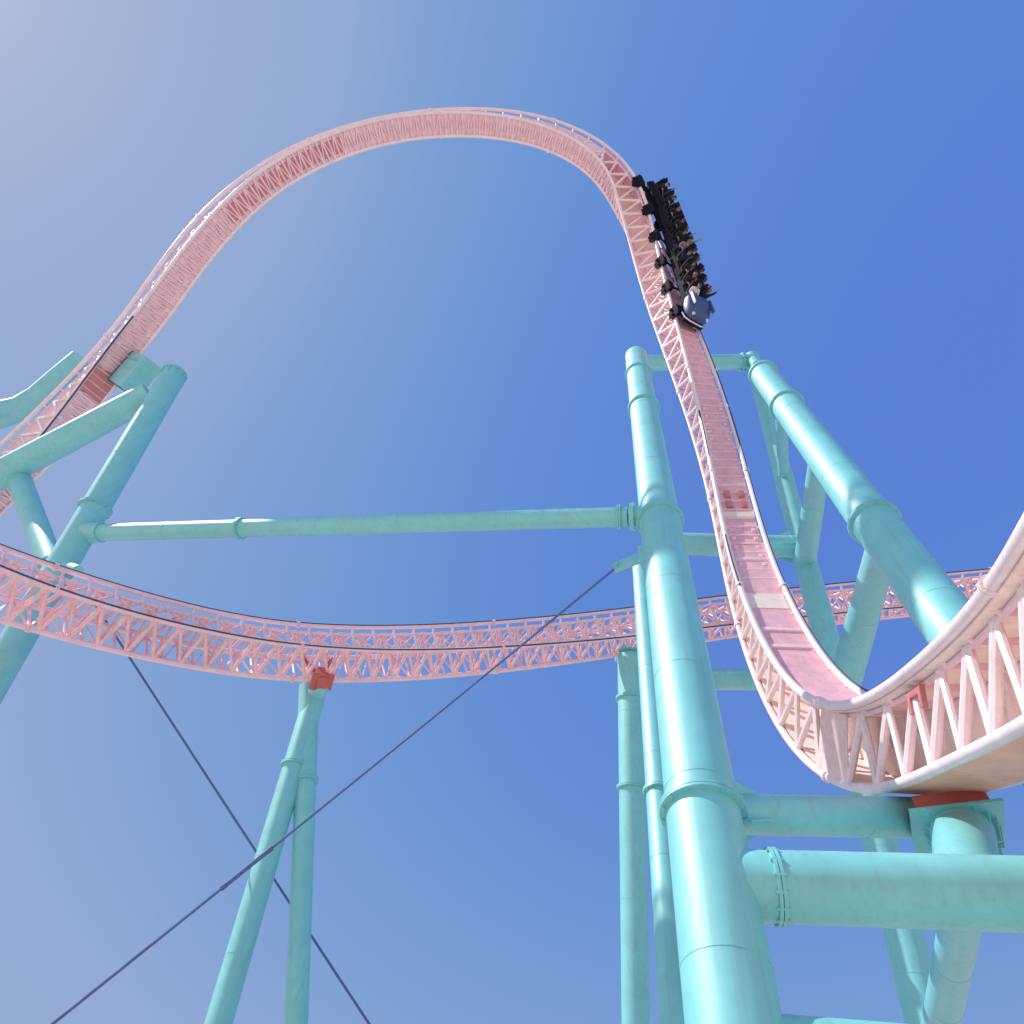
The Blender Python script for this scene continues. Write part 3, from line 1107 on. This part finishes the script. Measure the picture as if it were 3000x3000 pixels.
for ci in range(5):                                         # car 0 is the lead car
    s_mid = S_FRONT - PITCH * (ci + 0.5)
    Mw = rot_frame(arch, s_mid)
    car = lobj('lead_car' if ci == 0 else 'train_car', chassis_bm(PITCH), BLACK, train, tinv @ Mw)
    if ci == 0:
        car['label'] = 'lead car with the blue nose'
        nose = lobj('nose', nose_bm(), BLUE, car, Matrix.Translation((0, PITCH / 2 - 0.25, 0.22)))
        bma = bmesh.new()
        obox(bma, (0, PITCH / 2 + 0.35, 0.42), X3, Y3, Z3, 0.74, 0.62, 0.16, 0.10)
        lobj('apron', bma, BLACK, car)
        for sx in (-1, 1):
            lobj('headlight', wheel_bm((sx * 0.50, PITCH / 2 + 1.02, 1.0), Y3, 0.10, 0.08), LAMP, car)
        bmb = bmesh.new()
        sweep(bmb, [(-0.82, PITCH / 2 + 0.55, 0.36), (-0.72, PITCH / 2 + 0.92, 0.36), (-0.4, PITCH / 2 + 1.12, 0.38), (0.4, PITCH / 2 + 1.12, 0.38), (0.72, PITCH / 2 + 0.92, 0.36), (0.82, PITCH / 2 + 0.55, 0.36)], 0.06, 10)
        lobj('bumper', bmb, CHROME, car, Matrix.Translation((0, 0, 0.18)))
        add_bogie(car, PITCH / 2 - 0.05)
    add_bogie(car, -PITCH / 2 + 0.02)
    for ri, ry in enumerate((0.62, -0.52)):
        for sx in (1, -1):                                   # +x of the car is the track's left rail in the picture
            Ms = Matrix.Translation((sx * SEATX, ry, 0.92)) @ Matrix.Diagonal((1.1, 1.05, 1.08, 1))
            if 'seat' not in protos:
                protos['seat'] = lobj('seat', seat_bm(), SEAT, car, Ms)
                protos['bar'] = lobj('lap_bar', lapbar_bm(), BLACK, car, Ms)
            else:
                for kk in ('seat', 'bar'):
                    o2 = protos[kk].copy()
                    COL.objects.link(o2)
                    o2.parent = car
                    o2.matrix_basis = Ms
            row = ci * 2 + ri
            pk = PICK[idx]
            pose = COMBOS[pk][0]
            p = bpy.data.objects.new('person', PMESH[pk])
            COL.objects.link(p)
            wob = Matrix.Rotation(random.uniform(-0.09, 0.09), 4, 'Z') @ Matrix.Rotation(random.uniform(-0.05, 0.05), 4, 'X')
            p.matrix_basis = Mw @ Matrix.Translation((sx * SEATX, ry + 0.02, 0.99)) @ wob @ Matrix.Diagonal((RS, RS, RS, 1))
            where = 'left seat' if sx > 0 else 'right seat'
            tag(p, f'rider in {NAMES[pk]} top, {POSES[pose]}, {ORD[row]} row from the nose, {where}', 'person', 'riders on the coaster train')
            h_ = bpy.data.objects.new('hair', HM[(idx * 5 + row) % 3])
            COL.objects.link(h_)
            h_.parent = p
            idx += 1
